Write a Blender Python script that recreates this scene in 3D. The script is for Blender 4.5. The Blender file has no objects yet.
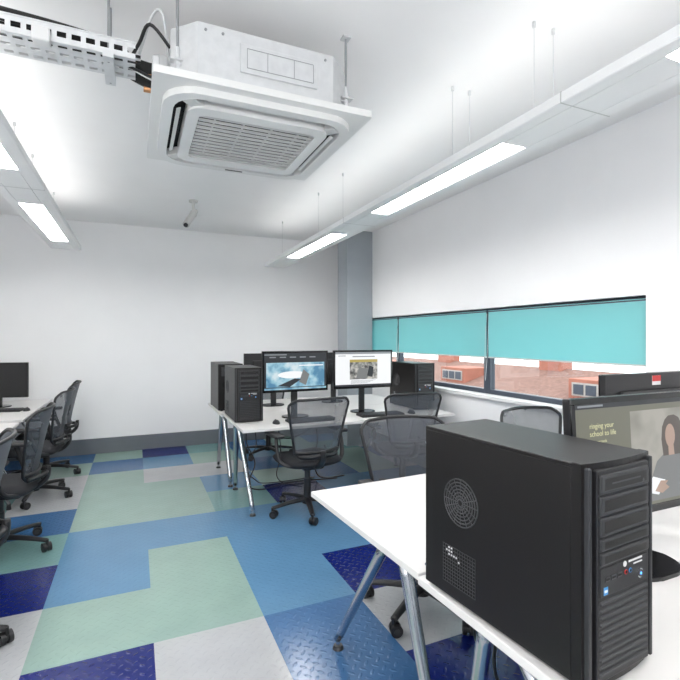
import bpy, bmesh, math, random
from mathutils import Vector, Matrix, Euler
random.seed(4)
scene = bpy.context.scene
try:
    scene.view_settings.view_transform = 'Standard'
except Exception: pass

# ------------------------------------------------------------ materials
def srgb(r, g, b):
    f = lambda c: (c/255/12.92) if c/255 <= .04045 else ((c/255+.055)/1.055)**2.4
    return (f(r), f(g), f(b), 1)
def mat(name, col, rough=.5, metal=0, spec=.5, noise=0, nscale=8, bump=0, bscale=200, emit=0, coat=0):
    m = bpy.data.materials.new(name); m.use_nodes = True
    nt = m.node_tree; b = nt.nodes['Principled BSDF']
    b.inputs['Base Color'].default_value = col
    b.inputs['Roughness'].default_value = rough
    b.inputs['Metallic'].default_value = metal
    b.inputs['Specular IOR Level'].default_value = spec
    b.inputs['Coat Weight'].default_value = coat
    if emit:
        b.inputs['Emission Color'].default_value = col
        b.inputs['Emission Strength'].default_value = emit
    tc = nt.nodes.new('ShaderNodeTexCoord')
    if noise:
        n = nt.nodes.new('ShaderNodeTexNoise'); n.inputs['Scale'].default_value = nscale
        n.inputs['Detail'].default_value = 3
        nt.links.new(tc.outputs['Object'], n.inputs['Vector'])
        r = nt.nodes.new('ShaderNodeValToRGB')
        r.color_ramp.elements[0].position = .3; r.color_ramp.elements[1].position = .7
        r.color_ramp.elements[0].color = tuple(c*(1-noise) for c in col[:3])+(1,)
        r.color_ramp.elements[1].color = tuple(min(1, c*(1+noise)) for c in col[:3])+(1,)
        nt.links.new(n.outputs['Fac'], r.inputs['Fac'])
        nt.links.new(r.outputs['Color'], b.inputs['Base Color'])
    if bump:
        n2 = nt.nodes.new('ShaderNodeTexNoise'); n2.inputs['Scale'].default_value = bscale
        nt.links.new(tc.outputs['Object'], n2.inputs['Vector'])
        bp = nt.nodes.new('ShaderNodeBump'); bp.inputs['Strength'].default_value = bump
        bp.inputs['Distance'].default_value = .002
        nt.links.new(n2.outputs['Fac'], bp.inputs['Height'])
        nt.links.new(bp.outputs['Normal'], b.inputs['Normal'])
    return m

M_WALL = mat('wall_paint', (.875, .875, .885, 1), .85, spec=.2, noise=.01, nscale=3)
M_CEIL = mat('ceiling_paint', (.89, .885, .885, 1), .9, spec=.2, noise=.01, nscale=3)
M_COL = mat('column_paint', srgb(160, 167, 173), .7, noise=.02)
M_SKIRT = mat('skirting_grey', srgb(104, 110, 116), .6, noise=.03)
M_FRAME = mat('window_frame_grey', srgb(64, 72, 84), .5, noise=.05)
M_SILL = mat('sill_white', (.8, .8, .8, 1), .4, noise=.01)
M_DESK = mat('desk_laminate', (.70, .685, .675, 1), .35, noise=.01)
M_EDGE = mat('desk_edge', (.62, .62, .62, 1), .4, noise=.02)
M_CHROME = mat('polished_aluminium', (.50, .52, .55, 1), .22, 1, noise=.03)
M_GALV = mat('galvanised_steel', (.66, .67, .68, 1), .45, .25, noise=.05, nscale=25)
M_TRAY = mat('tray_steel', (.68, .69, .70, 1), .5, .15, noise=.06, nscale=25)
M_BLACK = mat('black_plastic', (.011, .011, .013, 1), .45, noise=.1, bump=.15, bscale=600)
M_GLOSS = mat('gloss_black', (.008, .008, .009, 1), .12, noise=.05)
M_CASE = mat('case_black', (.008, .007, .007, 1), .38, spec=.38, noise=.08, nscale=4, bump=.12, bscale=900)
M_VOID = mat('dark_void', (.002, .002, .002, 1), .8, noise=.1)
M_HOLE = mat('vent_steel', (.065, .065, .07, 1), .35, .4, noise=.1)
M_DGREY = mat('dark_grey_plastic', (.026, .027, .03, 1), .42, noise=.05)
M_SEAT = mat('seat_fabric', (.015, .016, .02, 1), .9, noise=.2, nscale=300, bump=.4, bscale=500)
M_ACW = mat('ac_white_plastic', (.76, .76, .75, 1), .4, noise=.01)
M_ACG = mat('ac_grille_grey', (.58, .58, .57, 1), .45, noise=.01)
M_LUM = mat('luminaire_white', (.88, .88, .88, 1), .45, noise=.01)
M_FOAM = mat('pipe_insulation', (.02, .02, .02, 1), .85, noise=.2)
M_LED = mat('led_blue', (.1, .4, 1, 1), .4, emit=1.5)
M_RED = mat('sticker_red', srgb(190, 40, 40), .5, noise=.05)
M_LABEL = mat('sticker_white', (.7, .7, .7, 1), .5, noise=.02)
M_BLUEST = mat('sticker_blue', srgb(60, 140, 200), .5, noise=.05)
M_BRASS = mat('copper_pipe', (.6, .3, .15, 1), .35, .9, noise=.1)
M_LIGHT = mat('diffuser_glow', (1, .99, .97, 1), .5, emit=35)
M_BRICK = mat('render_red', srgb(158, 102, 86), .9, noise=.12, nscale=2)
M_ROOF = mat('roof_tile', srgb(124, 92, 82), .9, noise=.25, nscale=6)
M_PALE = mat('pale_render', srgb(165, 160, 156), .9, noise=.05)
M_ASPH = mat('asphalt', srgb(90, 90, 90), .9, noise=.1)

# mesh-back fabric: woven net, partly see-through
def mesh_fabric():
    m = bpy.data.materials.new('chair_net'); m.use_nodes = True
    nt = m.node_tree; b = nt.nodes['Principled BSDF']; out = nt.nodes['Material Output']
    b.inputs['Base Color'].default_value = (.085, .093, .11, 1); b.inputs['Roughness'].default_value = .6
    tc = nt.nodes.new('ShaderNodeTexCoord')
    n = nt.nodes.new('ShaderNodeTexNoise'); n.inputs['Scale'].default_value = 6
    nt.links.new(tc.outputs['Object'], n.inputs['Vector'])
    mp = nt.nodes.new('ShaderNodeMapRange')
    mp.inputs['To Min'].default_value = .60; mp.inputs['To Max'].default_value = .78
    nt.links.new(n.outputs['Fac'], mp.inputs['Value'])
    t = nt.nodes.new('ShaderNodeBsdfTransparent'); mx = nt.nodes.new('ShaderNodeMixShader')
    nt.links.new(mp.outputs['Result'], mx.inputs['Fac'])
    nt.links.new(t.outputs[0], mx.inputs[1]); nt.links.new(b.outputs[0], mx.inputs[2])
    nt.links.new(mx.outputs[0], out.inputs['Surface'])
    return m
M_NET = mesh_fabric()
def blind_mat():
    m = bpy.data.materials.new('blind_fabric'); m.use_nodes = True
    nt = m.node_tree; out = nt.nodes['Material Output']; nt.nodes.remove(nt.nodes['Principled BSDF'])
    d = nt.nodes.new('ShaderNodeBsdfDiffuse'); t = nt.nodes.new('ShaderNodeBsdfTranslucent')
    tc = nt.nodes.new('ShaderNodeTexCoord'); n = nt.nodes.new('ShaderNodeTexNoise'); n.inputs['Scale'].default_value = 2
    r = nt.nodes.new('ShaderNodeValToRGB')
    r.color_ramp.elements[0].color = srgb(150, 214, 216); r.color_ramp.elements[1].color = srgb(158, 221, 223)
    nt.links.new(tc.outputs['Object'], n.inputs['Vector']); nt.links.new(n.outputs['Fac'], r.inputs['Fac'])
    nt.links.new(r.outputs[0], d.inputs[0]); nt.links.new(r.outputs[0], t.inputs[0])
    mx = nt.nodes.new('ShaderNodeMixShader'); mx.inputs[0].default_value = .42
    nt.links.new(d.outputs[0], mx.inputs[1]); nt.links.new(t.outputs[0], mx.inputs[2])
    nt.links.new(mx.outputs[0], out.inputs['Surface'])
    return m
M_BLIND = blind_mat()
def glass_mat():
    m = bpy.data.materials.new('window_glass'); m.use_nodes = True
    nt = m.node_tree; out = nt.nodes['Material Output']; nt.nodes.remove(nt.nodes['Principled BSDF'])
    g = nt.nodes.new('ShaderNodeBsdfGlossy'); g.inputs['Roughness'].default_value = .02
    t = nt.nodes.new('ShaderNodeBsdfTransparent'); t.inputs[0].default_value = (.95, .98, .98, 1)
    mx = nt.nodes.new('ShaderNodeMixShader'); mx.inputs[0].default_value = .06
    nt.links.new(t.outputs[0], mx.inputs[1]); nt.links.new(g.outputs[0], mx.inputs[2])
    nt.links.new(mx.outputs[0], out.inputs['Surface'])
    return m
M_GLASS = glass_mat()

def floor_mat(name, col):
    m = bpy.data.materials.new(name); m.use_nodes = True
    nt = m.node_tree; b = nt.nodes['Principled BSDF']; L = nt.links.new
    b.inputs['Roughness'].default_value = .2
    b.inputs['Specular IOR Level'].default_value = .55
    tc = nt.nodes.new('ShaderNodeTexCoord')
    n = nt.nodes.new('ShaderNodeTexNoise'); n.inputs['Scale'].default_value = 5; n.inputs['Detail'].default_value = 4
    L(tc.outputs['Object'], n.inputs['Vector'])
    r = nt.nodes.new('ShaderNodeValToRGB')
    r.color_ramp.elements[0].position = .3; r.color_ramp.elements[1].position = .7
    r.color_ramp.elements[0].color = tuple(c*.96 for c in col[:3])+(1,)
    r.color_ramp.elements[1].color = tuple(min(1, c*1.04) for c in col[:3])+(1,)
    L(n.outputs['Fac'], r.inputs['Fac']); L(r.outputs['Color'], b.inputs['Base Color'])
    S = 24.0
    sc = nt.nodes.new('ShaderNodeMapping'); sc.inputs['Scale'].default_value = (S, S, 1); sc.inputs['Rotation'].default_value = (0, 0, math.radians(45))
    L(tc.outputs['Object'], sc.inputs['Vector'])
    fr = nt.nodes.new('ShaderNodeVectorMath'); fr.operation = 'FRACTION'; L(sc.outputs[0], fr.inputs[0])
    sb = nt.nodes.new('ShaderNodeVectorMath'); sb.operation = 'SUBTRACT'; sb.inputs[1].default_value = (.5, .5, 0); L(fr.outputs[0], sb.inputs[0])
    def stud(sx, sy):
        ml = nt.nodes.new('ShaderNodeVectorMath'); ml.operation = 'MULTIPLY'; ml.inputs[1].default_value = (sx, sy, 0); L(sb.outputs[0], ml.inputs[0])
        ln = nt.nodes.new('ShaderNodeVectorMath'); ln.operation = 'LENGTH'; L(ml.outputs[0], ln.inputs[0])
        rg = nt.nodes.new('ShaderNodeMapRange'); rg.interpolation_type = 'SMOOTHSTEP'
        rg.inputs['From Min'].default_value = .25; rg.inputs['From Max'].default_value = .5
        rg.inputs['To Min'].default_value = 1; rg.inputs['To Max'].default_value = 0
        L(ln.outputs['Value'], rg.inputs['Value']); return rg.outputs['Result']
    a = stud(1.05, 2.6); c = stud(2.6, 1.05)
    ck = nt.nodes.new('ShaderNodeTexChecker'); ck.inputs['Scale'].default_value = 1
    ck.inputs['Color1'].default_value = (1, 1, 1, 1); ck.inputs['Color2'].default_value = (0, 0, 0, 1)
    zz = nt.nodes.new('ShaderNodeVectorMath'); zz.operation = 'ADD'; zz.inputs[1].default_value = (0, 0, .5)
    L(sc.outputs[0], zz.inputs[0]); L(zz.outputs[0], ck.inputs['Vector'])
    mx = nt.nodes.new('ShaderNodeMix'); mx.data_type = 'FLOAT'
    L(ck.outputs['Fac'], mx.inputs[0]); L(a, mx.inputs[2]); L(c, mx.inputs[3])
    bp = nt.nodes.new('ShaderNodeBump'); bp.inputs['Strength'].default_value = .4
    bp.inputs['Distance'].default_value = .0022
    L(mx.outputs[0], bp.inputs['Height']); L(bp.outputs['Normal'], b.inputs['Normal'])
    return m
FCOL = {'S': srgb(136, 161, 153), 'L': srgb(86, 128, 162), 'B': srgb(61, 101, 145),
        'N': srgb(15, 30, 102), 'W': srgb(170, 172, 175), 'G': srgb(112, 149, 149)}
FM = {k: floor_mat('floor_tile_'+k, v) for k, v in FCOL.items()}

# ------------------------------------------------------------ mesh builder
class B:
    def __init__(s): s.bm = bmesh.new(); s.mats = []
    def mi(s, m):
        if m not in s.mats: s.mats.append(m)
        return s.mats.index(m)
    def add(s, t, m, M=None, smooth=False):
        if M is not None: bmesh.ops.transform(t, matrix=M, verts=t.verts)
        i = s.mi(m); vm = {v: s.bm.verts.new(v.co) for v in t.verts}
        for f in t.faces:
            try: nf = s.bm.faces.new([vm[v] for v in f.verts])
            except ValueError: continue
            nf.material_index = i; nf.smooth = smooth
        t.free()
    def box(s, x0, x1, y0, y1, z0, z1, m, bev=0, seg=2, M=None):
        t = bmesh.new(); bmesh.ops.create_cube(t, size=1)
        for v in t.verts:
            v.co = Vector(((x0+x1)/2+v.co.x*(x1-x0), (y0+y1)/2+v.co.y*(y1-y0), (z0+z1)/2+v.co.z*(z1-z0)))
        if bev: bmesh.ops.bevel(t, geom=t.edges[:], offset=bev, segments=seg, affect='EDGES', profile=.5)
        s.add(t, m, M)
    def cyl(s, p0, p1, r0, m, r1=None, seg=20, smooth=True, caps=True):
        if r1 is None: r1 = r0
        p0 = Vector(p0); p1 = Vector(p1); d = p1-p0; q = d.to_track_quat('Z', 'Y').to_matrix()
        t = bmesh.new(); a = []; c = []
        for i in range(seg):
            an = 2*math.pi*i/seg; o = Vector((math.cos(an), math.sin(an), 0))
            a.append(t.verts.new(p0+q@(o*r0))); c.append(t.verts.new(p1+q@(o*r1)))
        for i in range(seg): t.faces.new([a[i], a[(i+1) % seg], c[(i+1) % seg], c[i]])
        s.add(t, m, None, smooth)
        if caps:
            t = bmesh.new()
            t.faces.new([t.verts.new(p0+q@(Vector((math.cos(2*math.pi*i/seg), math.sin(2*math.pi*i/seg), 0))*r0)) for i in range(seg)][::-1])
            t.faces.new([t.verts.new(p1+q@(Vector((math.cos(2*math.pi*i/seg), math.sin(2*math.pi*i/seg), 0))*r1)) for i in range(seg)])
            s.add(t, m)
    def tube(s, pts, r, m, seg=10, closed=False, sub=6, flat=1.0):
        P = [Vector(p) for p in pts]; n = len(P); Q = []
        if sub > 1:
            rng = n if closed else n-1
            for i in range(rng):
                g = lambda k: P[k % n] if closed else P[max(0, min(n-1, k))]
                a, b, c, d = g(i-1), g(i), g(i+1), g(i+2)
                for k in range(sub):
                    u = k/sub
                    Q.append(.5*((2*b)+(-a+c)*u+(2*a-5*b+4*c-d)*u*u+(-a+3*b-3*c+d)*u**3))
            if not closed: Q.append(P[-1])
        else: Q = P
        n = len(Q); t = bmesh.new(); rings = []; up = None
        for i in range(n):
            if closed: tg = Q[(i+1) % n]-Q[i-1]
            else: tg = Q[min(n-1, i+1)]-Q[max(0, i-1)]
            tg.normalize()
            if up is None:
                up = Vector((0, 0, 1)) if abs(tg.z) < .9 else Vector((0, 1, 0))
            sd = tg.cross(up); sd.normalize(); up = sd.cross(tg); up.normalize()
            rr = r(i/(n-1)) if callable(r) else r
            rings.append([t.verts.new(Q[i]+(sd*math.cos(2*math.pi*k/seg)+up*math.sin(2*math.pi*k/seg)*flat)*rr) for k in range(seg)])
        for i in range(n if closed else n-1):
            a = rings[i]; b = rings[(i+1) % n]
            for k in range(seg): t.faces.new([a[k], a[(k+1) % seg], b[(k+1) % seg], b[k]])
        if not closed: t.faces.new(rings[0][::-1]); t.faces.new(rings[-1])
        s.add(t, m, None, True)
    def prism(s, poly, z0, z1, m, bev=0, M=None):
        t = bmesh.new(); n = len(poly)
        a = [t.verts.new((p[0], p[1], z0)) for p in poly]; b = [t.verts.new((p[0], p[1], z1)) for p in poly]
        t.faces.new(a[::-1]); top = t.faces.new(b)
        for i in range(n): t.faces.new([a[i], a[(i+1) % n], b[(i+1) % n], b[i]])
        if bev:
            bmesh.ops.bevel(t, geom=[e for e in t.edges if abs(e.verts[0].co.z-e.verts[1].co.z) < 1e-6], offset=bev, segments=2, affect='EDGES', profile=.5)
        s.add(t, m, M)
    def ring(s, outer, inner, z0, z1, m):
        t = bmesh.new(); n = len(outer); L = []
        for poly, z in ((outer, z0), (inner, z0), (inner, z1), (outer, z1)):
            L.append([t.verts.new((p[0], p[1], z)) for p in poly])
        for k in range(4):
            a = L[k]; b = L[(k+1) % 4]
            for i in range(n): t.faces.new([a[i], b[i], b[(i+1) % n], a[(i+1) % n]])
        bmesh.ops.recalc_face_normals(t, faces=t.faces)
        s.add(t, m)
    def quad(s, pts, m):
        t = bmesh.new(); t.faces.new([t.verts.new(p) for p in pts]); s.add(t, m)
    def mesh(s, name):
        me = bpy.data.meshes.new(name); s.bm.normal_update(); s.bm.to_mesh(me); s.bm.free()
        for m in s.mats: me.materials.append(m)
        return me
    def obj(s, name, loc=(0, 0, 0), rz=0, parent=None):
        return inst(s.mesh(name), name, loc, rz, parent)
def inst(me, name, loc=(0, 0, 0), rz=0, parent=None):
    o = bpy.data.objects.new(name, me); scene.collection.objects.link(o)
    o.location = loc; o.rotation_euler = (0, 0, math.radians(rz))
    if parent: o.parent = parent
    return o
def rrect(cx, cy, w, h, r, n=6):
    out = []
    for (sx, sy, a0) in ((1, 1, 0), (-1, 1, 90), (-1, -1, 180), (1, -1, 270)):
        for k in range(n+1):
            a = math.radians(a0+90*k/n)
            out.append((cx+sx*(w/2-r)+r*math.cos(a), cy+sy*(h/2-r)+r*math.sin(a)))
    return out

# ------------------------------------------------------------ room
H = 2.9; XW = 2.97; YB = 6.585; XL = -1.9; YF = -1.6
rows = {
 -2: {-1: 'W', 0: 'W', 1: 'N', 2: 'G', 3: 'B', 4: 'W', 5: 'W', 6: 'S', 7: 'B'},
 -1: {-2: 'N', -1: 'N', 0: 'S', 1: 'L', 2: 'L', 3: 'S', 4: 'S', 5: 'S', 6: 'B', 7: 'S'},
 0: {-2: 'W', -1: 'W', 0: 'S', 1: 'S', 2: 'L', 3: 'S', 4: 'S', 5: 'W', 6: 'L', 7: 'N'},
 1: {-2: 'B', -1: 'B', 0: 'L', 1: 'L', 2: 'L', 3: 'G', 4: 'L', 5: 'W', 6: 'S', 7: 'G'},
 2: {-3: 'N', -2: 'N', -1: 'W', 0: 'N', 1: 'L', 2: 'L', 3: 'N', 4: 'S', 5: 'B', 6: 'L', 7: 'B'},
 3: {-2: 'S', -1: 'B', 0: 'L', 1: 'S', 2: 'B', 3: 'L', 4: 'B', 5: 'N', 6: 'S', 7: 'S'},
}
b = B()
for i in range(-4, 7):
    for j in range(-8, 9):
        x0 = max(XL, .08+.533*i); x1 = min(XW, .08+.533*(i+1)); y0 = max(YF, 2.385+.533*j); y1 = min(YB, 2.385+.533*(j+1))
        if x1 <= x0 or y1 <= y0: continue
        c = rows.get(i, {}).get(j) or random.choice('SLBNWGSL')
        b.quad([(x0, y0, 0), (x1, y0, 0), (x1, y1, 0), (x0, y1, 0)], FM[c])
b.box(XL, XW, YF, YB, -.1, -.002, M_SKIRT)
b.obj('floor')
b = B(); b.box(XL-.2, XW+.3, YF-.2, YB+.2, H, H+.15, M_CEIL); b.obj('ceiling')
b = B(); b.box(XL-.2, XW+.3, YB, YB+.2, -.1, H, M_WALL); b.obj('wall_back')
b = B(); b.box(XL-.2, XL, YF, YB, -.1, H, M_WALL); b.obj('wall_left')
b = B(); b.box(XL-.2, XW+.3, YF-.2, YF, -.1, H, M_WALL); b.obj('wall_front')
WY0, WY1, WZ0, WZ1 = 1.93, 5.85, .92, 1.725
b = B()
b.box(XW, XW+.3, YF, WY0, -.1, H, M_WALL); b.box(XW, XW+.3, WY1, YB, -.1, H, M_WALL)
b.box(XW, XW+.3, WY0, WY1, -.1, WZ0, M_WALL); b.box(XW, XW+.3, WY0, WY1, WZ1, H, M_WALL)
b.obj('wall_right')
b = B(); b.box(2.59, XW, 5.66, 5.98, 0, H, M_COL, .004, 1); b.obj('structural_column')
b = B(); b.box(XL, XW, YB-.018, YB, 0, .19, M_SKIRT, .003, 1); b.obj('baseboard_back')
b = B(); b.box(XL, XL+.018, YF, YB-.02, 0, .19, M_SKIRT, .003, 1); b.obj('baseboard_left')
b = B(); b.box(XW-.018, XW, YF, 5.65, 0, .19, M_SKIRT, .003, 1); b.obj('baseboard_right')
b = B(); b.box(XW-.035, XW+.14, WY0, WY1, WZ0-.03, WZ0+.004, M_SILL, .004, 2); b.obj('trim_1')

# windows (three panes) with roller blinds
cuts = [WY0, 3.42, 5.03, WY1]; wcuts = [WY0, 3.485, 5.115, WY1]
for k in range(3):
    y0, y1 = wcuts[k], wcuts[k+1]; fw = .045
    b = B(); xf0, xf1 = 3.05, 3.11
    b.box(xf0, xf1, y0, y0+fw, WZ0, WZ1, M_FRAME, .003, 1); b.box(xf0, xf1, y1-fw, y1, WZ0, WZ1, M_FRAME, .003, 1)
    b.box(xf0, xf1, y0+fw, y1-fw, WZ0, WZ0+.045, M_FRAME, .003, 1); b.box(xf0, xf1, y0+fw, y1-fw, WZ1-.04, WZ1, M_FRAME, .003, 1)
    b.box(3.075, 3.081, y0+fw, y1-fw, WZ0+.045, WZ1-.04, M_GLASS)
    b.obj('window_%d' % (k+1))
    b = B(); y0, y1 = cuts[k], cuts[k+1]; a = y0+.012 if k else y0+.004; c = y1-.012
    b.cyl((3.02, a, WZ1-.03), (3.02, c, WZ1-.03), .022, M_FRAME, seg=16)
    b.box(2.999, 3.001, a+.003, c-.003, 1.275, WZ1-.02, M_BLIND)
    b.box(2.994, 3.006, a+.003, c-.003, 1.264, 1.277, M_ACG, .002, 1)
    b.tube([(3.01, a+.006, WZ1-.03), (2.99, a+.006, 1.4), (2.99, a+.006, 1.05), (3.02, a+.006, 1.4), (3.03, a+.006, WZ1-.03)], .002, M_LABEL, seg=5)
    b.obj('roller_blind')

# exterior neighbour buildings
b = B()
RZ = -.12
b.box(16, 24, -6, 40, -8, -1.35, M_BRICK)
b.quad([(15.7, -6, -1.4), (15.7, 40, -1.4), (20, 40, RZ), (20, -6, RZ)], M_ROOF)
b.quad([(24.3, -6, -1.4), (24.3, 40, -1.4), (20, 40, RZ), (20, -6, RZ)], M_ROOF)
for y in range(-5, 38, 3):
    b.box(15.95, 16, y, y+1.1, -3.2, -1.8, M_PALE); b.box(15.9, 15.96, y+.1, y+1.0, -3.1, -1.9, M_FRAME)
b.box(15.6, 15.72, -6, 40, -1.54, -1.38, M_PALE)
for y in (9, 17, 26): b.box(19.6, 20.4, y, y+1.4, -.6, .55, M_BRICK); b.box(19.55, 20.45, y-.05, y+1.45, .55, .63, M_PALE)
for y in (12, 21, 30):
    b.box(16.8, 18.6, y, y+2.2, -1.2, -.25, M_BRICK, .02, 1); b.box(16.76, 16.8, y+.2, y+2.0, -.95, -.4, M_PALE)
    for k in range(3): b.box(16.73, 16.77, y+.28+k*.58, y+.74+k*.58, -.88, -.47, M_FRAME)
b.obj('neighbouring_building')
b = B(); b.box(9, 12, 9, 30, -8, -.55, M_BRICK); b.box(8.8, 12.2, 8.8, 30.2, -.62, -.45, M_PALE)
for y in range(10, 29, 3): b.box(8.93, 9.0, y, y+1.6, -2.2, -.9, M_PALE); b.box(8.9, 8.94, y+.1, y+1.5, -2.1, -1.0, M_FRAME)
b.obj('neighbouring_building')
b = B(); b.box(3.5, 60, -30, 60, -8.2, -8, M_ASPH); b.obj('street_ground')

# ------------------------------------------------------------ suspended luminaires
def luminaire(x0, x1, yend, ynear, wires, up):
    b = B(); z0, z1 = 2.41, 2.455; w = x1-x0; p0 = x0+w*.24; p1 = x0+w*.74
    b.box(x0, p0, ynear, yend, z0, z1, M_LUM, .004, 1); b.box(p1, x1, ynear, yend, z0, z1, M_LUM, .004, 1)
    b.box(p0, p1, ynear, yend, z0+.02, z1-.002, M_LUM)
    spans = [(3.95, 5.35), (1.78, 3.18), (-.39, 1.01)]
    prev = yend
    for (a, c) in spans:
        b.box(p0, p1, c, prev, z0, z0+.02, M_LUM)
        b.box(p0, p1, a, c, z0+.006, z0+.016, M_LIGHT); prev = a
    if prev > ynear: b.box(p0, p1, ynear, prev, z0, z0+.02, M_LUM)
    for y in (3.55, 1.38): b.box(x0-.001, x1+.001, y-.0025, y+.0025, z0-.001, z1+.001, M_ACG)
    for y in wires:
        for x in ((x0+x1)/2-.06, (x0+x1)/2+.06)[:1 if y > 3 else 2]:
            b.cyl((x, y, z1), (x, y, H-.02), .0016, M_GALV, seg=6, caps=False)
            b.cyl((x, y, H-.025), (x, y, H), .008, M_GALV, seg=10)
            b.cyl((x, y, z1), (x, y, z1+.025), .006, M_GALV, seg=10)
    o = b.obj('suspended_light_fitting')
    # indirect part of the fitting, facing the ceiling
    ld = bpy.data.lights.new('uplight', 'AREA'); ld.shape = 'RECTANGLE'
    ld.size = w*.8; ld.size_y = (yend-ynear)*.95; ld.energy = up; ld.color = (1, .985, .96)
    lo = bpy.data.objects.new('uplight', ld); scene.collection.objects.link(lo)
    lo.location = ((x0+x1)/2, (yend+ynear)/2, z1+.03); lo.rotation_euler = (math.pi, 0, 0); lo.parent = o
luminaire(1.59, 1.88, 6.15, -1.3, (5.6, 4.35, 3.75, 2.2, 1.6, .1, -.6), 9)
luminaire(-.83, -.54, 5.8, -1.3, (5.4, 4.35, 3.75, 1.6, .1, -.6), 14)

# ------------------------------------------------------------ ceiling cassette AC
b = B(); cx, cy = .535, 2.40
ch = .10; hw = .40
poly = [(cx-hw+ch, cy-.42), (cx+hw-ch, cy-.42), (cx+hw, cy-.42+ch), (cx+hw, cy+.42-ch), (cx+hw-ch, cy+.42), (cx-hw+ch, cy+.42), (cx-hw, cy+.42-ch), (cx-hw, cy-.42+ch)]
b.prism(poly, 2.515, 2.75, M_GALV, .004)
fy = cy-.42
b.box(cx-.13, cx+.22, fy-.006, fy, 2.575, 2.70, M_GALV, .003, 1)
M_LINE = mat('panel_seam', (.28, .29, .30, 1), .6, noise=.02)
for x in (cx-.01, cx+.11): b.box(x-.001, x+.001, fy-.008, fy-.005, 2.60, 2.68, M_LINE)
b.box(cx-.1, cx+.20, fy-.008, fy-.005, 2.68, 2.682, M_LINE); b.box(cx-.1, cx+.20, fy-.008, fy-.005, 2.598, 2.60, M_LINE)
b.box(cx-.1, cx-.098, fy-.008, fy-.005, 2.60, 2.68, M_LINE); b.box(cx+.2, cx+.202, fy-.008, fy-.005, 2.60, 2.68, M_LINE)
for x in (-.27, -.2, .26): b.cyl((cx+x, fy-.004, 2.72), (cx+x, fy, 2.72), .006, M_LINE, seg=8)
# fascia
b.ring(rrect(cx, cy, .95, .95, .012), rrect(cx, cy, .78, .78, .10), 2.475, 2.505, M_ACW)
b.ring(rrect(cx, cy, .86, .86, .15), rrect(cx, cy, .77, .77, .12), 2.446, 2.476, M_ACW)
b.prism(rrect(cx, cy, .80, .80, .11), 2.500, 2.512, M_VOID)
b.ring(rrect(cx, cy, .655, .655, .07), rrect(cx, cy, .55, .52, .03), 2.438, 2.50, M_ACW)
for a in range(4):
    Mx = Matrix.Translation((cx, cy, 0)) @ Matrix.Rotation(math.radians(90*a), 4, 'Z')
    t = Mx @ Matrix.Translation((0, -.362, 2.456)) @ Matrix.Rotation(math.radians(24), 4, 'X')
    b.box(-.25, .25, -.009, .009, -.002, .002, M_ACW, M=t)
    t = Mx @ Matrix.Translation((-.315, -.315, 0)) @ Matrix.Rotation(math.radians(45), 4, 'Z')
    b.box(-.045, .045, -.045, .015, 2.448, 2.49, M_ACG, .004, 1, M=t)
# intake grille slats
b.box(cx-.275, cx+.275, cy-.26, cy+.26, 2.475, 2.48, M_VOID)
for k in range(13):
    y = cy-.240+k*.040
    b.box(cx-.272, cx+.272, y-.0078, y+.0078, 2.442, 2.450, M_ACG)
for x in (-.2, -.067, .067, .2): b.box(cx+x-.003, cx+x+.003, cy-.26, cy+.26, 2.448, 2.458, M_ACG)
b.box(cx-.05, cx+.05, cy+.39, cy+.40, 2.443, 2.447, M_DGREY)
# threaded hangers and brackets
for x in (cx-.375, cx+.395):
    for y in (cy-.35, cy+.34):
        b.cyl((x, y, 2.56), (x, y, H), .006, M_LINE, seg=8)
        b.box(x-.03, x+.03, y-.02, y+.02, 2.60, 2.606, M_GALV); b.box(x-.02, x+.02, y-.02, y+.02, H-.008, H, M_GALV)
        for z in (2.588, 2.612): b.cyl((x, y, z-.006), (x, y, z+.006), .013, M_GALV, seg=6, smooth=False)
        b.cyl((x, y, 2.55), (x, y, 2.66), .010, M_GALV, seg=8)
        b.box(min(x, cx), max(x, cx), y-.012, y+.012, 2.585, 2.589, M_GALV)
b.box(cx-.45, cx-.40, cy-.17, cy+.05, 2.56, 2.72, M_GALV, .006, 1)
b.box(cx-.47, cx-.44, cy-.30, cy-.2, 2.54, 2.64, M_GALV, .006, 1)
b.cyl((cx-.5, cy-.12, 2.66), (cx-.4, cy-.12, 2.66), .022, M_BRASS, seg=14)
b.cyl((cx-.5, cy-.03, 2.62), (cx-.4, cy-.03, 2.62), .016, M_BRASS, seg=14)
b.tube([(cx-.40, cy-.3, 2.68), (cx-.48, cy-.33, 2.74), (cx-.52, cy-.25, 2.70), (cx-.56, cy-.2, 2.64)], .007, M_BLACK)
b.tube([(cx-.40, cy-.2, 2.60), (cx-.47, cy-.28, 2.55), (cx-.52, cy-.25, 2.58), (cx-.60, cy-.2, 2.63)], .006, M_BLACK)
b.tube([(cx-.40, cy-.22, 2.65), (cx-.43, cy-.33, 2.79), (cx-.47, cy-.30, 2.80), (cx-.52, cy-.2, 2.68)], .006, M_GALV)
b.obj('ceiling_air_conditioner')

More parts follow.
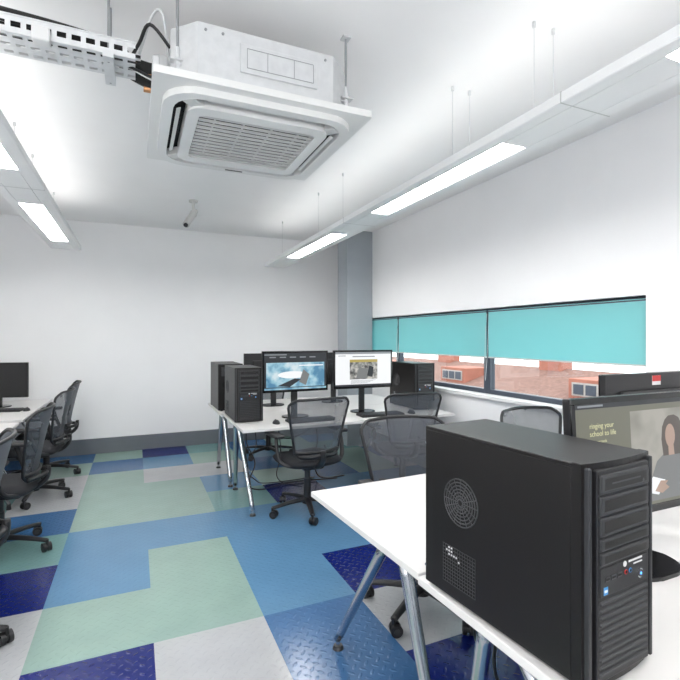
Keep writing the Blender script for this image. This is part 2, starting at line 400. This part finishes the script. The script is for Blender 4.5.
# cable tray with insulated pipes lying in it
b = B(); x0t, x1t = XL+.002, 0.0; ya, yb2, za, zb = 2.10, 2.27, 2.60, 2.665
def slotted(b, fn, L0, L1, wid, nrow):
    rowh = wid/nrow
    for r in range(nrow):
        w0 = r*rowh
        fn(L0, L1, w0, w0+rowh*.33); fn(L0, L1, w0+rowh*.67, w0+rowh)
        l = L0
        while l < L1:
            fn(l, min(L1, l+.018), w0+rowh*.33, w0+rowh*.67); l += .05
for yy in (ya, yb2):
    slotted(b, lambda a, c, w0, w1: b.box(a, c, yy-.0008, yy+.0008, za+w0, za+w1, M_TRAY), x0t, x1t, zb-za, 1)
    b.box(x0t, x1t, yy-.006, yy+.006, zb-.002, zb+.002, M_TRAY)
slotted(b, lambda a, c, w0, w1: b.box(a, c, ya+w0, ya+w1, za-.0008, za+.0008, M_TRAY), x0t, x1t, yb2-ya, 3)
b.box(-.36, -.30, ya-.03, ya+.02, za-.02, za+.035, M_LABEL, .004, 1)
for x in (-.1, -1.3):
    for y in (ya-.0, yb2):
        b.cyl((x, y+.012, za-.03), (x, y+.012, H), .005, M_LINE, seg=8)
    b.box(x-.02, x+.02, ya-.03, yb2+.03, za-.03, za-.005, M_GALV)
for k in range(3):
    y = ya+.03+k*.02
    b.tube([(x0t, y, za+.012), (-.9, y+.005, za+.015), (-.3, y, za+.02), (.02, y, za+.03)], .006, (M_BLACK, M_LABEL, M_DGREY)[k], seg=6)
tray = b.obj('cable_tray')
b = B()
b.tube([(cx-.44, cy-.12, 2.665), (cx-.56, cy-.14, 2.67), (-.1, 2.22, 2.70), (-.5, 2.2, 2.72), (-1.2, 2.2, 2.72), (XL+.01, 2.2, 2.72)], .026, M_FOAM, seg=12)
b.tube([(cx-.44, cy-.03, 2.63), (cx-.56, cy-.06, 2.66), (-.12, 2.27, 2.70), (-.5, 2.26, 2.70), (-1.2, 2.26, 2.70), (XL+.01, 2.26, 2.70)], .02, M_FOAM, seg=12)
b.obj('insulated_pipes', parent=tray)

# small ceiling security camera
b = B(); p = Vector((.56, 5.12, H))
b.cyl(p, p-Vector((0, 0, .02)), .045, M_ACG)
b.cyl(p, p-Vector((0, 0, .12)), .016, M_ACG)
b.box(p.x-.03, p.x+.03, p.y-.03, p.y+.03, H-.17, H-.11, M_ACG, .006)
b.cyl(p+Vector((.02, .05, -.10)), p+Vector((-.09, -.16, -.30)), .034, M_ACG)
b.cyl(p+Vector((-.09, -.16, -.30)), p+Vector((-.094, -.168, -.308)), .022, M_DGREY)
b.obj('ceiling_security_camera')

# ------------------------------------------------------------ desks
def desk(name, w, dp, apex, loc, rz=0, feet=(None, None)):
    b = B(); zt = .72
    b.box(0, w, 0, dp, zt-.024, zt, M_DESK, .003, 2)
    b.box(.004, w-.004, .004, dp-.004, zt-.026, zt-.006, M_EDGE)
    b.box(.10, w-.10, apex-.03, apex+.03, zt-.085, zt-.026, M_ACG, .006, 1)
    for (x, sg) in ((.07, 1), (w-.07, -1)):
        b.box(x-.02, x+.05*sg+.02, apex-.12, apex+.12, zt-.05, zt-.025, M_CHROME, .008, 2)
        for fyy, ay in ((feet[0], apex-.06), (feet[1], apex+.06)):
            top = Vector((x, ay, zt-.04)); ft = Vector((x+.03*sg, fyy, .045))
            b.tube([top, top.lerp(ft, .5), ft], lambda u: .026-.007*u, M_CHROME, seg=14, sub=4, flat=.8)
            b.cyl(ft, (ft.x, ft.y, .014), .010, M_CHROME, seg=12)
            b.cyl((ft.x, ft.y, 0), (ft.x, ft.y, .016), .026, M_DGREY, r1=.020, seg=18)
    return b.obj(name, loc, rz)
desk('desk', 2.06, .85, .55, (.775, 3.685, 0), 0, (.08, .80))
desk('desk', 2.06, .85, .30, (.75, 4.545, 0), 0, (.05, .77))
desk('desk', 2.06, .86, .24, (.803, 1.225, 0), 2.6, (.02, .77))
desk('desk', 2.10, .86, .58, (.83, .352, 0), 2.6, (.08, .78))
for y in (1.55, 3.25, 4.95):
    b = B(); zt = .72
    x0, x1, y0, y1 = -1.8, -.92, y, y+1.56
    b.box(x0, x1, y0, y1, zt-.024, zt, M_DESK, .003, 2)
    b.box(x0+.4, x0+.46, y0+.1, y1-.1, zt-.085, zt-.026, M_ACG, .006, 1)
    for yy in (y0+.08, y1-.08):
        for fx, ax in ((x0+.06, x0+.38), (x1-.06, x0+.5)):
            top = Vector((ax, yy, zt-.04)); ft = Vector((fx, yy, .045))
            b.tube([top, top.lerp(ft, .5), ft], lambda u: .026-.007*u, M_CHROME, seg=12, sub=3, flat=.8)
            b.cyl((ft.x, ft.y, 0), (ft.x, ft.y, .05), .020, M_DGREY, r1=.014, seg=16)
    b.obj('desk')

# ------------------------------------------------------------ office chair
def chair_mesh():
    b = B()
    b.cyl((0, 0, .07), (0, 0, .13), .042, M_BLACK, r1=.032)
    b.cyl((0, 0, .12), (0, 0, .40), .024, M_DGREY)
    b.cyl((0, 0, .12), (0, 0, .28), .030, M_BLACK)
    for k in range(5):
        a = math.radians(90+72*k+18); d = Vector((math.cos(a), math.sin(a), 0)); n = Vector((-d.y, d.x, 0))
        b.tube([d*.02+Vector((0, 0, .105)), d*.16+Vector((0, 0, .098)), d*.31+Vector((0, 0, .078))], lambda u: .028-.010*u, M_BLACK, seg=10, sub=4, flat=.7)
        c = d*.31; b.cyl(c+Vector((0, 0, .045)), c+Vector((0, 0, .085)), .010, M_BLACK, seg=10)
        ax = Vector((math.cos(a+.8), math.sin(a+.8), 0)); c2 = c+Vector((-ax.y, ax.x, 0))*.012+Vector((0, 0, .030))
        for sg in (-1, 1):
            b.cyl(c2+ax*sg*.007, c2+ax*sg*.026, .030, M_BLACK, seg=20)
            b.cyl(c2+ax*sg*.026, c2+ax*sg*.028, .015, M_DGREY, seg=14)
        b.cyl(c2-ax*.012, c2+ax*.012, .02, M_DGREY, seg=12)
    b.box(-.09, .09, -.14, .12, .375, .43, M_BLACK, .014, 2)
    b.box(-.17, .17, -.02, .04, .40, .425, M_BLACK, .008, 2)
    t = bmesh.new(); N = 14; top = {}; bot = {}
    def q(i): return -1+2*i/N
    for i in range(N+1):
        for j in range(N+1):
            u, v = q(i), q(j)
            x = u*math.sqrt(1-.28*v*v)*.26; y = v*math.sqrt(1-.28*u*u)*.25+.02
            e = max(abs(u), abs(v)); fall = .035*max(0, (e-.6)/.4)**2
            sad = .012*(u*u)-.02*max(0, v)**3
            top[i, j] = t.verts.new((x, y, .48-fall+sad)); bot[i, j] = t.verts.new((x*.97, y*.97, .42+.01*e))
    for i in range(N):
        for j in range(N):
            t.faces.new([top[i, j], top[i+1, j], top[i+1, j+1], top[i, j+1]])
            t.faces.new([bot[i, j], bot[i, j+1], bot[i+1, j+1], bot[i+1, j]])
    for i in range(N):
        t.faces.new([top[i, 0], bot[i, 0], bot[i+1, 0], top[i+1, 0]]); t.faces.new([top[i+1, N], bot[i+1, N], bot[i, N], top[i, N]])
        t.faces.new([top[0, i+1], bot[0, i+1], bot[0, i], top[0, i]]); t.faces.new([top[N, i], bot[N, i], bot[N, i+1], top[N, i+1]])
    b.add(t, M_SEAT, None, True)
    Z0, ZH = .50, .465
    def hw(v):
        w = .185+.082*min(1, v*1.15)
        r = .10
        dv = max(0, v-(1-r))/r
        w -= .045*(1-math.sqrt(max(0, 1-dv*dv)))
        dv = max(0, (.12-v)/.12); w -= .04*(1-math.sqrt(max(0, 1-dv*dv)))
        return w
    def pos(s, v):
        x = s*hw(v)
        return Vector((x, -.215-.10*v**1.3+.07*(x/.25)**2, Z0+ZH*v+.010*(1-s*s)*(1 if v > .5 else -1)*abs(2*v-1)))
    t = bmesh.new(); NU, NV = 12, 18; g = {}
    for i in range(NU+1):
        for j in range(NV+1): g[i, j] = t.verts.new(pos(-1+2*i/NU, j/NV))
    for i in range(NU):
        for j in range(NV): t.faces.new([g[i, j], g[i+1, j], g[i+1, j+1], g[i, j+1]])
    b.add(t, M_NET, None, True)
    loop = [pos(-1, j/12) for j in range(13)]+[pos(-1+2*i/8, 1) for i in range(1, 9)]+[pos(1, 1-j/12) for j in range(1, 13)]+[pos(1-2*i/8, 0) for i in range(1, 8)]
    b.tube(loop, .0105, M_BLACK, seg=8, closed=True, sub=2)
    for v in (.10,): b.tube([pos(-1+2*i/8, v)+Vector((0, -.006, 0)) for i in range(9)], .012, M_BLACK, seg=6, sub=2)
    b.tube([(0, -.08, .41), (0, -.20, .42), (0, -.275, .48), (0, -.285, .56)], lambda u: .034-.008*u, M_BLACK, seg=10, flat=.6)
    for sg in (-1, 1):
        b.tube([(0, -.275, .53), (sg*.08, -.27, .52), pos(sg*.95, .03)+Vector((0, -.01, 0))], .016, M_BLACK, seg=8)
        b.tube([(sg*.03, -.19, .425), (sg*.18, -.17, .43), (sg*.275, -.10, .46), (sg*.295, -.06, .55), (sg*.29, -.03, .655)], .019, M_BLACK, seg=8, flat=.75)
        b.box(sg*.29-.04, sg*.29+.04, -.12, .14, .652, .68, M_BLACK, .012, 3)
    return b.mesh('office_chair')
CH = chair_mesh()
def chair(x, y, rz): return inst(CH, 'office_chair', (x, y, 0), rz)
chair(1.32, 3.69, 6); chair(2.24, 3.68, -6)
chair(1.42, 2.13, 174); chair(2.42, 2.10, 182)
chair(-.86, 5.75, 92); chair(-.84, 4.98, 86); chair(-.84, 3.80, 88); chair(-.86, 2.72, 95)
chair(1.5, 5.62, 175)

# ------------------------------------------------------------ computer tower
def tower_mesh():
    b = B(); W, D, T = .245, .51, .47
    x0, x1, y0, y1 = -W/2, W/2, -D/2, D/2; k1 = W/.205
    for x in (-.08, .08):
        for y in (-.2, .2): b.cyl((x, y, 0), (x, y, .014), .014, M_BLACK, seg=12)
    b.box(x0+.002, x1-.002, y0+.03, y1, .012, T-.002, M_CASE, .003, 2)
    for sx in (-1, 1):
        xs = sx*W/2
        b.box(min(xs, xs-.003*sx), max(xs, xs-.003*sx), y0+.036, y1-.01, .018, T-.010, M_CASE, .0012, 1)
    b.box(x0, x1, y0+.03, y1-.004, T-.006, T, M_CASE, .002, 2)
    poly = []
    for k in range(9):
        u = -1+2*k/8; poly.append((u*W/2, y0+.012-.012*(1-u*u)))
    poly = poly+[(W/2, y0+.034), (-W/2, y0+.034)]
    b.prism(poly, .006, T+.002, M_CASE, .002)
    fy = y0
    hx = .078*k1
    b.box(-hx, hx, fy-.004, fy+.01, .02, T-.012, M_BLACK, .003, 2)
    hx = .073*k1
    for sg in (-1, 1): b.box(sg*(W/2-.012)-.005, sg*(W/2-.012)+.005, fy-.001, fy+.02, .015, T-.006, M_DGREY, .003, 2)
    z = T-.022
    for k in range(3):
        b.box(-hx, hx, fy-.0085, fy, z-.040, z, M_DGREY, .0038, 2)
        b.box(-hx+.010, hx-.010, fy-.0092, fy-.0080, z-.0345, z-.0325, M_HOLE)
        b.box(-hx+.012, hx-.012, fy-.0089, fy-.0080, z-.031, z-.008, M_CASE)
        z -= .0435
    b.box(-.052, .052, fy-.0097, fy-.0088, T-.043, T-.040, M_HOLE)
    b.cyl((.062, fy-.010, T-.050), (.062, fy-.008, T-.050), .004, M_HOLE, seg=10)
    for k in range(2):
        b.box(-hx, hx, fy-.0085, fy, z-.026, z, M_DGREY, .003, 2)
        b.box(-hx+.012, hx-.012, fy-.0089, fy-.0080, z-.021, z-.007, M_CASE); z -= .0295
    b.box(-hx, hx, fy-.0062, fy, z-.062, z-.002, M_BLACK, .002, 2)
    for k in range(3):
        b.box(-.071+k*.021, -.055+k*.021, fy-.0072, fy-.006, z-.032, z-.022, M_HOLE); b.box(-.069+k*.021, -.057+k*.021, fy-.0076, fy-.007, z-.029, z-.025, M_VOID)
    for k in range(2):
        b.cyl((.002+k*.016, fy-.0072, z-.027), (.002+k*.016, fy-.006, z-.027), .0052, (M_RED, M_BLUEST)[k], seg=12); b.cyl((.002+k*.016, fy-.0076, z-.027), (.002+k*.016, fy-.007, z-.027), .0036, M_VOID, seg=12)
    b.cyl((.052, fy-.009, z-.04), (.052, fy-.006, z-.04), .010, M_CHROME, seg=18); b.cyl((.052, fy-.010, z-.04), (.052, fy-.008, z-.04), .0082, M_DGREY, seg=18)
    b.cyl((.052, fy-.0105, z-.04), (.052, fy-.009, z-.04), .003, M_LED, seg=18)
    b.box(-.076, -.062, fy-.0068, fy-.006, z-.058, z-.042, M_BLUEST); b.box(-.074, -.064, fy-.0072, fy-.0066, z-.053, z-.048, M_LABEL)
    b.box(.012, .062, fy-.0068, fy-.006, z-.009, z-.005, M_LABEL); b.box(.030, .062, fy-.0068, fy-.006, z-.017, z-.014, M_LABEL)
    b.cyl((-.002, fy-.0070, z-.009), (-.002, fy-.006, z-.009), .006, M_LABEL, seg=16)
    z -= .07
    while z > .035:
        b.box(-hx, hx, fy-.0075, fy, z-.010, z, M_DGREY, .003, 1); z -= .0145
    xs = -W/2; cy0, cz0 = .105, .285
    def rg(r, th, m): b.tube([(xs-.0006, cy0+r*math.cos(2*math.pi*k/40), cz0+r*math.sin(2*math.pi*k/40)) for k in range(40)], th, m, seg=6, closed=True, sub=1)
    b.cyl((xs-.0003, cy0, cz0), (xs+.001, cy0, cz0), .062, M_VOID, seg=40)
    for r in (.063, .054, .045, .036, .027, .018, .009): rg(r, .0017, M_HOLE)
    for k in range(16):
        a = math.pi*2*k/16
        b.cyl((xs-.0006, cy0+.009*math.cos(a), cz0+.009*math.sin(a)), (xs-.0006, cy0+.062*math.cos(a), cz0+.062*math.sin(a)), .0011, M_HOLE, seg=5)
    b.cyl((xs-.0014, cy0, cz0), (xs, cy0, cz0), .009, M_CASE, seg=20)
    b.box(xs-.0003, xs+.001, .050, .175, .050, .155, M_VOID)
    for i in range(14): b.box(xs-.0012, xs, .050+i*.0094, .0515+i*.0094, .050, .155, M_HOLE)
    for j in range(12): b.box(xs-.0012, xs, .050, .175, .050+j*.0094, .0515+j*.0094, M_HOLE)
    for (i, j) in ((9, 10), (10, 10), (9, 9), (10, 8), (8, 8), (10, 9), (7, 8), (6, 7), (9, 8), (11, 9)):
        b.box(xs-.0006, xs, .0525+i*.0094, .0580+i*.0094, .0530+j*.0094, .0575+j*.0094, M_LABEL)
    for zz in (.06, T-.05): b.cyl((xs-.002, y1-.006, zz), (xs+.002, y1-.006, zz), .004, M_CHROME, seg=10)
    b.box(-.09, .09, y1-.001, y1+.002, T-.12, T-.03, M_HOLE); b.box(-.09, .0, y1-.001, y1+.002, .2, T-.14, M_DGREY)
    for k in range(6): b.box(.0-.085, .06, y1-.001, y1+.003, .04+k*.022, .055+k*.022, M_HOLE)
    b.cyl((.045, y1, .27), (.045, y1+.003, .27), .04, M_VOID)
    return b.mesh('computer_tower')
TW = tower_mesh()
def tower(x, y, rz=0, z=.72): return inst(TW, 'computer_tower', (x, y, z), rz)
tower(.933, .925, 5.0)
tower(.90, 4.25, 0); tower(.870, 4.95, 180); tower(2.70, 4.25, 0)

# ------------------------------------------------------------ screen images
def img_mat(name, c1, c2, c3, scale=3, strength=.9, seed=0):
    m = bpy.data.materials.new(name); m.use_nodes = True
    nt = m.node_tree; b = nt.nodes['Principled BSDF']; L = nt.links.new
    tc = nt.nodes.new('ShaderNodeTexCoord'); mp = nt.nodes.new('ShaderNodeMapping')
    mp.inputs['Location'].default_value = (seed, seed*.7, 0)
    n = nt.nodes.new('ShaderNodeTexNoise'); n.inputs['Scale'].default_value = scale; n.inputs['Detail'].default_value = 3
    r = nt.nodes.new('ShaderNodeValToRGB'); e = r.color_ramp.elements
    e[0].position = .36; e[0].color = c1; e[1].position = .64; e[1].color = c3
    k = e.new(.5); k.color = c2
    L(tc.outputs['Object'], mp.inputs[0]); L(mp.outputs[0], n.inputs['Vector']); L(n.outputs['Fac'], r.inputs[0])
    b.inputs['Base Color'].default_value = (.01, .01, .01, 1); b.inputs['Roughness'].default_value = .3
    L(r.outputs[0], b.inputs['Emission Color']); b.inputs['Emission Strength'].default_value = strength
    return m
def flat_screen(name, col, s=.9):
    m = mat(name, (.01, .01, .01, 1), .3); bb = m.node_tree.nodes['Principled BSDF']
    bb.inputs['Emission Color'].default_value = col; bb.inputs['Emission Strength'].default_value = s
    return m
S_WHITE = flat_screen('screen_white', srgb(246, 248, 250), 1.0)
S_DARK = flat_screen('screen_dark', srgb(38, 42, 48))
S_GREY = flat_screen('screen_grey', srgb(150, 155, 160))
S_OLIVE = flat_screen('screen_olive', srgb(118, 118, 104))
S_OLIVE2 = flat_screen('screen_olive_light', srgb(160, 160, 146))
S_TEXT = flat_screen('screen_text', srgb(232, 230, 180))
S_BLUE = img_mat('screen_sky_image', srgb(80, 135, 170), srgb(150, 195, 212), srgb(210, 226, 232), 9, 1.0, 2)
S_PIC = img_mat('screen_photo', srgb(125, 124, 116), srgb(152, 150, 140), srgb(180, 177, 168), 5, .85, 5)
S_PIC2 = img_mat('screen_photo_small', srgb(70, 70, 72), srgb(150, 150, 146), srgb(215, 212, 205), 22, .85, 3)
S_SKIN = flat_screen('screen_skin', srgb(184, 156, 140)); S_HAIR = flat_screen('screen_hair', srgb(92, 84, 78))
S_SHIRT = flat_screen('screen_shirt', srgb(128, 130, 130)); S_YEL = flat_screen('screen_yellow', srgb(190, 170, 90))

def monitor(loc, rz, w, h, zb, kind, tilt=0, sticker=False):
    b = B(); dth = .028
    b.prism(rrect(0, .02, .25, .19, .09, 8), 0, .012, M_GLOSS, .003)
    b.box(-.03, .03, .035, .06, .01, zb+h*.55, M_BLACK, .006, 2)
    R = Matrix.Translation((0, 0, zb)) @ Matrix.Rotation(math.radians(tilt), 4, 'X')
    bz = .018
    b.box(-w/2, w/2, -.004, dth-.004, 0, h, M_BLACK, .004, 2, M=R)
    b.box(-w*.36, w*.36, dth-.006, dth+.018, h*.14, h*.80, M_BLACK, .012, 2, M=R)
    b.box(-.05, .05, dth+.01, dth+.03, h*.35, h*.65, M_BLACK, .004, 1, M=R)
    for (a, c, d, e) in ((-w/2, w/2, 0, bz*1.3), (-w/2, w/2, h-bz, h), (-w/2, -w/2+bz, bz*1.3, h-bz), (w/2-bz, w/2, bz*1.3, h-bz)):
        b.box(a, c, -.008, -.002, d, e, M_GLOSS, .0015, 1, M=R)
    X0, X1, Z0, Z1 = -w/2+bz, w/2-bz, bz*1.3, h-bz; sw = X1-X0; sh = Z1-Z0
    dep = [0]
    def P(u0, u1, v0, v1, m):
        dep[0] += 1; y = -.0045-.00012*dep[0]
        x0, x1, z1, z0 = X0+u0*sw, X0+u1*sw, Z1-v0*sh, Z1-v1*sh
        b.quad([R@Vector(p) for p in ((x0, y, z0), (x1, y, z0), (x1, y, z1), (x0, y, z1))], m)
    def PL(pts, m):
        dep[0] += 1; y = -.0045-.00012*dep[0]
        b.quad([R@Vector((X0+u*sw, y, Z1-v*sh)) for u, v in pts], m)
    def E(u, v, ru, rv, m, n=18, a0=0, a1=360):
        PL([(u+ru*math.cos(math.radians(a0+(a1-a0)*k/n)), v-rv*math.sin(math.radians(a0+(a1-a0)*k/n))) for k in range(n)], m)
    if kind == 'off':
        P(0, 1, 0, 1, M_GLOSS)
    elif kind == 'dark':
        P(0, 1, 0, 1, S_DARK); P(0, .35, .03, .06, S_GREY); P(.03, .97, .2, .93, S_BLUE)
        P(.03, .97, .2, .26, S_DARK); E(.45, .60, .24, .10, S_WHITE); PL([(.55, .8), (.62, .45), (.72, .6), (.66, .9)], S_SHIRT); PL([(.2, .9), (.48, .70), (.58, .73), (.4, .93)], S_DARK)
        for k in range(5): P(.08+.16*k, .18+.16*k, .10, .13, S_GREY)
        P(.55, .95, .33, .36, S_WHITE); P(.0, 1, .95, 1, S_BLUE)
    elif kind == 'doc':
        P(0, 1, 0, 1, S_WHITE); P(0, 1, 0, .06, S_GREY); P(0, 1, .95, 1, S_DARK)
        P(.25, .75, .22, .80, S_PIC2); P(.25, .75, .22, .30, S_YEL)
        PL([(.36, .78), (.42, .45), (.58, .50), (.55, .78)], S_SHIRT); PL([(.56, .7), (.60, .4), (.68, .45), (.66, .75)], S_DARK)
        P(.05, .18, .1, .12, S_GREY); P(.3, .7, .12, .15, S_GREY)
        for k in range(4): P(.27, .72-.05*k, .83+.028*k, .84+.028*k, S_GREY)
    elif kind == 'photo':
        P(0, 1, 0, 1, S_OLIVE); P(0, 1, 0, .045, S_DARK); P(.02, .2, .012, .03, S_GREY)
        P(0, .40, .80, 1, S_OLIVE2)
        P(.40, 1, .10, .97, S_PIC)
        PL([(.54, .97), (.56, .72), (.60, .60), (.67, .53), (.80, .52), (.88, .58), (.93, .72), (.94, .97)], S_SHIRT)
        PL([(.655, .56), (.645, .40), (.655, .28), (.68, .21), (.71, .175), (.76, .17), (.80, .2), (.83, .28), (.84, .42), (.82, .56)], S_HAIR)
        E(.72, .37, .042, .115, S_SKIN); PL([(.70, .46), (.745, .46), (.75, .56), (.70, .56)], S_SKIN)
        PL([(.46, .86), (.56, .74), (.66, .79), (.60, .92)], S_WHITE); PL([(.57, .88), (.62, .79), (.68, .80), (.70, .86), (.63, .91)], S_SKIN)
        PL([(.66, .83), (.70, .78), (.86, .68), (.90, .78), (.72, .90)], S_SHIRT)
    if sticker:
        b.box(-.06, .0, dth-.004, dth-.002, h-.055, h-.012, M_LABEL, M=R); b.box(-.06, .0, dth-.003, dth-.0015, h-.038, h-.012, M_RED, M=R)
    o = b.obj('computer_monitor', loc, rz)
    if kind == 'photo':
        for tx, s, u, v in (('ringing your', .022, .09, .22), ('school to life', .022, .09, .29), ('with new tools', .012, .09, .35)):
            c = bpy.data.curves.new('screen_text', 'FONT'); c.body = tx; c.size = s; c.extrude = .0001
            c.materials.append(S_TEXT)
            to = bpy.data.objects.new('screen_text', c); scene.collection.objects.link(to)
            to.parent = o; to.location = R@Vector((X0+u*sw, -.0085, Z1-v*sh)); to.rotation_euler = (math.radians(90+tilt), 0, 0)
    return o
monitor((1.355, 4.10, .72), 2, .64, .375, .235, 'dark')
monitor((2.062, 4.12, .72), -1, .64, .375, .235, 'doc')
monitor((1.36, 4.93, .72), 180, .62, .365, .20, 'off'); monitor((2.06, 4.93, .72), 180, .62, .365, .20, 'off')
monitor((1.485, .965, .72), 0, .64, .375, .175, 'photo', tilt=-3)
monitor((2.16, 1.40, .72), 181, .64, .37, .20, 'off', sticker=True)
monitor((-1.34, 5.95, .72), -14, .60, .37, .10, 'off')

def keyboard_mesh():
    b = B(); b.box(-.22, .22, -.075, .075, .0, .020, M_BLACK, .005, 2)
    for r in range(5):
        for k in range(17):
            if r == 0 and 4 < k < 10: continue
            b.box(-.208+k*.0245, -.188+k*.0245, -.062+r*.025, -.042+r*.025, .019, .025, M_DGREY)
    b.box(-.208+5*.0245, -.188+9*.0245, -.062, -.042, .019, .025, M_DGREY)
    return b.mesh('keyboard')
KB = keyboard_mesh()
for (x, y, r) in ((1.42, 3.86, 3), (2.12, 3.88, -2), (1.52, .62, 3), (-1.25, 5.6, -10), (2.1, 1.78, 182)): inst(KB, 'keyboard', (x, y, .72), r)
def mouse_mesh():
    b = B(); t = bmesh.new(); bmesh.ops.create_uvsphere(t, u_segments=20, v_segments=12, radius=1)
    for v in t.verts: v.co = Vector((v.co.x*.03, v.co.y*.055, max(0, v.co.z)*.034*(1-.15*v.co.y)))
    b.add(t, M_BLACK, None, True); b.cyl((-.003, .03, .026), (.003, .03, .026), .008, M_DGREY, seg=10)
    return b.mesh('computer_mouse')
MS = mouse_mesh()
for (x, y) in ((1.10, 3.86), (2.45, 3.86), (1.84, .64), (-1.0, 5.55)): inst(MS, 'computer_mouse', (x, y, .72), 0)

# ------------------------------------------------------------ cables
b = B()
b.tube([(1.0, 4.50, .66), (.98, 4.48, .45), (1.05, 4.42, .25), (.98, 4.40, .06), (1.1, 4.35, .012), (1.4, 4.45, .012), (1.9, 4.4, .012)], .006, M_BLACK, seg=6)
b.tube([(1.05, 4.53, .66), (1.08, 4.50, .40), (.96, 4.44, .22), (1.06, 4.46, .08), (1.2, 4.52, .012), (1.7, 4.52, .012)], .005, M_BLACK, seg=6)
b.tube([(1.2, 4.5, .64), (1.25, 4.45, .5), (1.4, 4.42, .46), (1.6, 4.45, .52), (1.8, 4.5, .64)], .006, M_BLACK, seg=6)
b.tube([(1.3, 4.53, .64), (1.33, 4.5, .3), (1.28, 4.48, .1), (1.35, 4.45, .012), (1.5, 4.35, .012)], .005, M_BLACK, seg=6)
b.tube([(1.7, 4.53, .64), (1.72, 4.5, .4), (1.68, 4.48, .2), (1.75, 4.5, .012), (2.0, 4.45, .012)], .006, M_DGREY, seg=6)
b.obj('power_cables')
b = B()
b.tube([(1.04, 1.19, .64), (1.0, 1.20, .5), (1.1, 1.25, .42), (1.3, 1.22, .5), (1.5, 1.2, .64)], .005, M_BLACK, seg=6)
b.tube([(1.1, 1.16, .64), (1.08, 1.2, .4), (1.15, 1.25, .2), (1.1, 1.3, .012), (1.3, 1.35, .012), (1.9, 1.3, .012)], .006, M_BLACK, seg=6)
b.obj('power_cables')
b = B()
b.tube([(1.52, 1.03, .90), (1.56, 1.12, .80), (1.50, 1.16, .735), (1.38, 1.12, .727), (1.30, 1.18, .727), (1.22, 1.20, .727), (1.12, 1.22, .735)], .004, M_BLACK, seg=6)
b.tube([(1.50, 1.03, .88), (1.44, 1.10, .78), (1.36, 1.05, .727), (1.26, 1.12, .727), (1.14, 1.20, .727)], .004, M_BLACK, seg=6)
b.obj('monitor_cables')

# ------------------------------------------------------------ unseen fill light, added behind the camera to brighten the room
def area(name, loc, rot, sx, sy, e, col=(1, 1, 1)):
    ld = bpy.data.lights.new(name, 'AREA'); ld.shape = 'RECTANGLE'; ld.size = sx; ld.size_y = sy; ld.energy = e; ld.color = col
    lo = bpy.data.objects.new(name, ld); scene.collection.objects.link(lo); lo.location = loc; lo.rotation_euler = rot
    return lo
area('added_fill_light', (-.6, -1.2, 1.7), (math.radians(108), 0, math.radians(0)), 1.6, 1.2, 60, (1, 1, 1))

# ------------------------------------------------------------ sky / world
w = bpy.data.worlds.new('World'); scene.world = w; w.use_nodes = True
nt = w.node_tree; bg = nt.nodes['Background']
sky = nt.nodes.new('ShaderNodeTexSky'); sky.sky_type = 'HOSEK_WILKIE'; sky.turbidity = 8
sky.sun_direction = (-.5, -.3, .8)
mx = nt.nodes.new('ShaderNodeMix'); mx.data_type = 'RGBA'; mx.inputs[0].default_value = .75
nt.links.new(sky.outputs[0], mx.inputs[6]); mx.inputs[7].default_value = (.95, .98, 1, 1)
nt.links.new(mx.outputs[2], bg.inputs[0]); bg.inputs[1].default_value = 4.8

# ------------------------------------------------------------ camera
cd = bpy.data.cameras.new('camera'); cam = bpy.data.objects.new('camera', cd); scene.collection.objects.link(cam)
cd.sensor_width = 36; cd.lens = 466/680*36; cd.clip_start = .02
cam.location = (0, 0, 1.45); cam.rotation_euler = (math.radians(90), 0, math.radians(-23.7)); cd.shift_y = -.003
scene.camera = cam
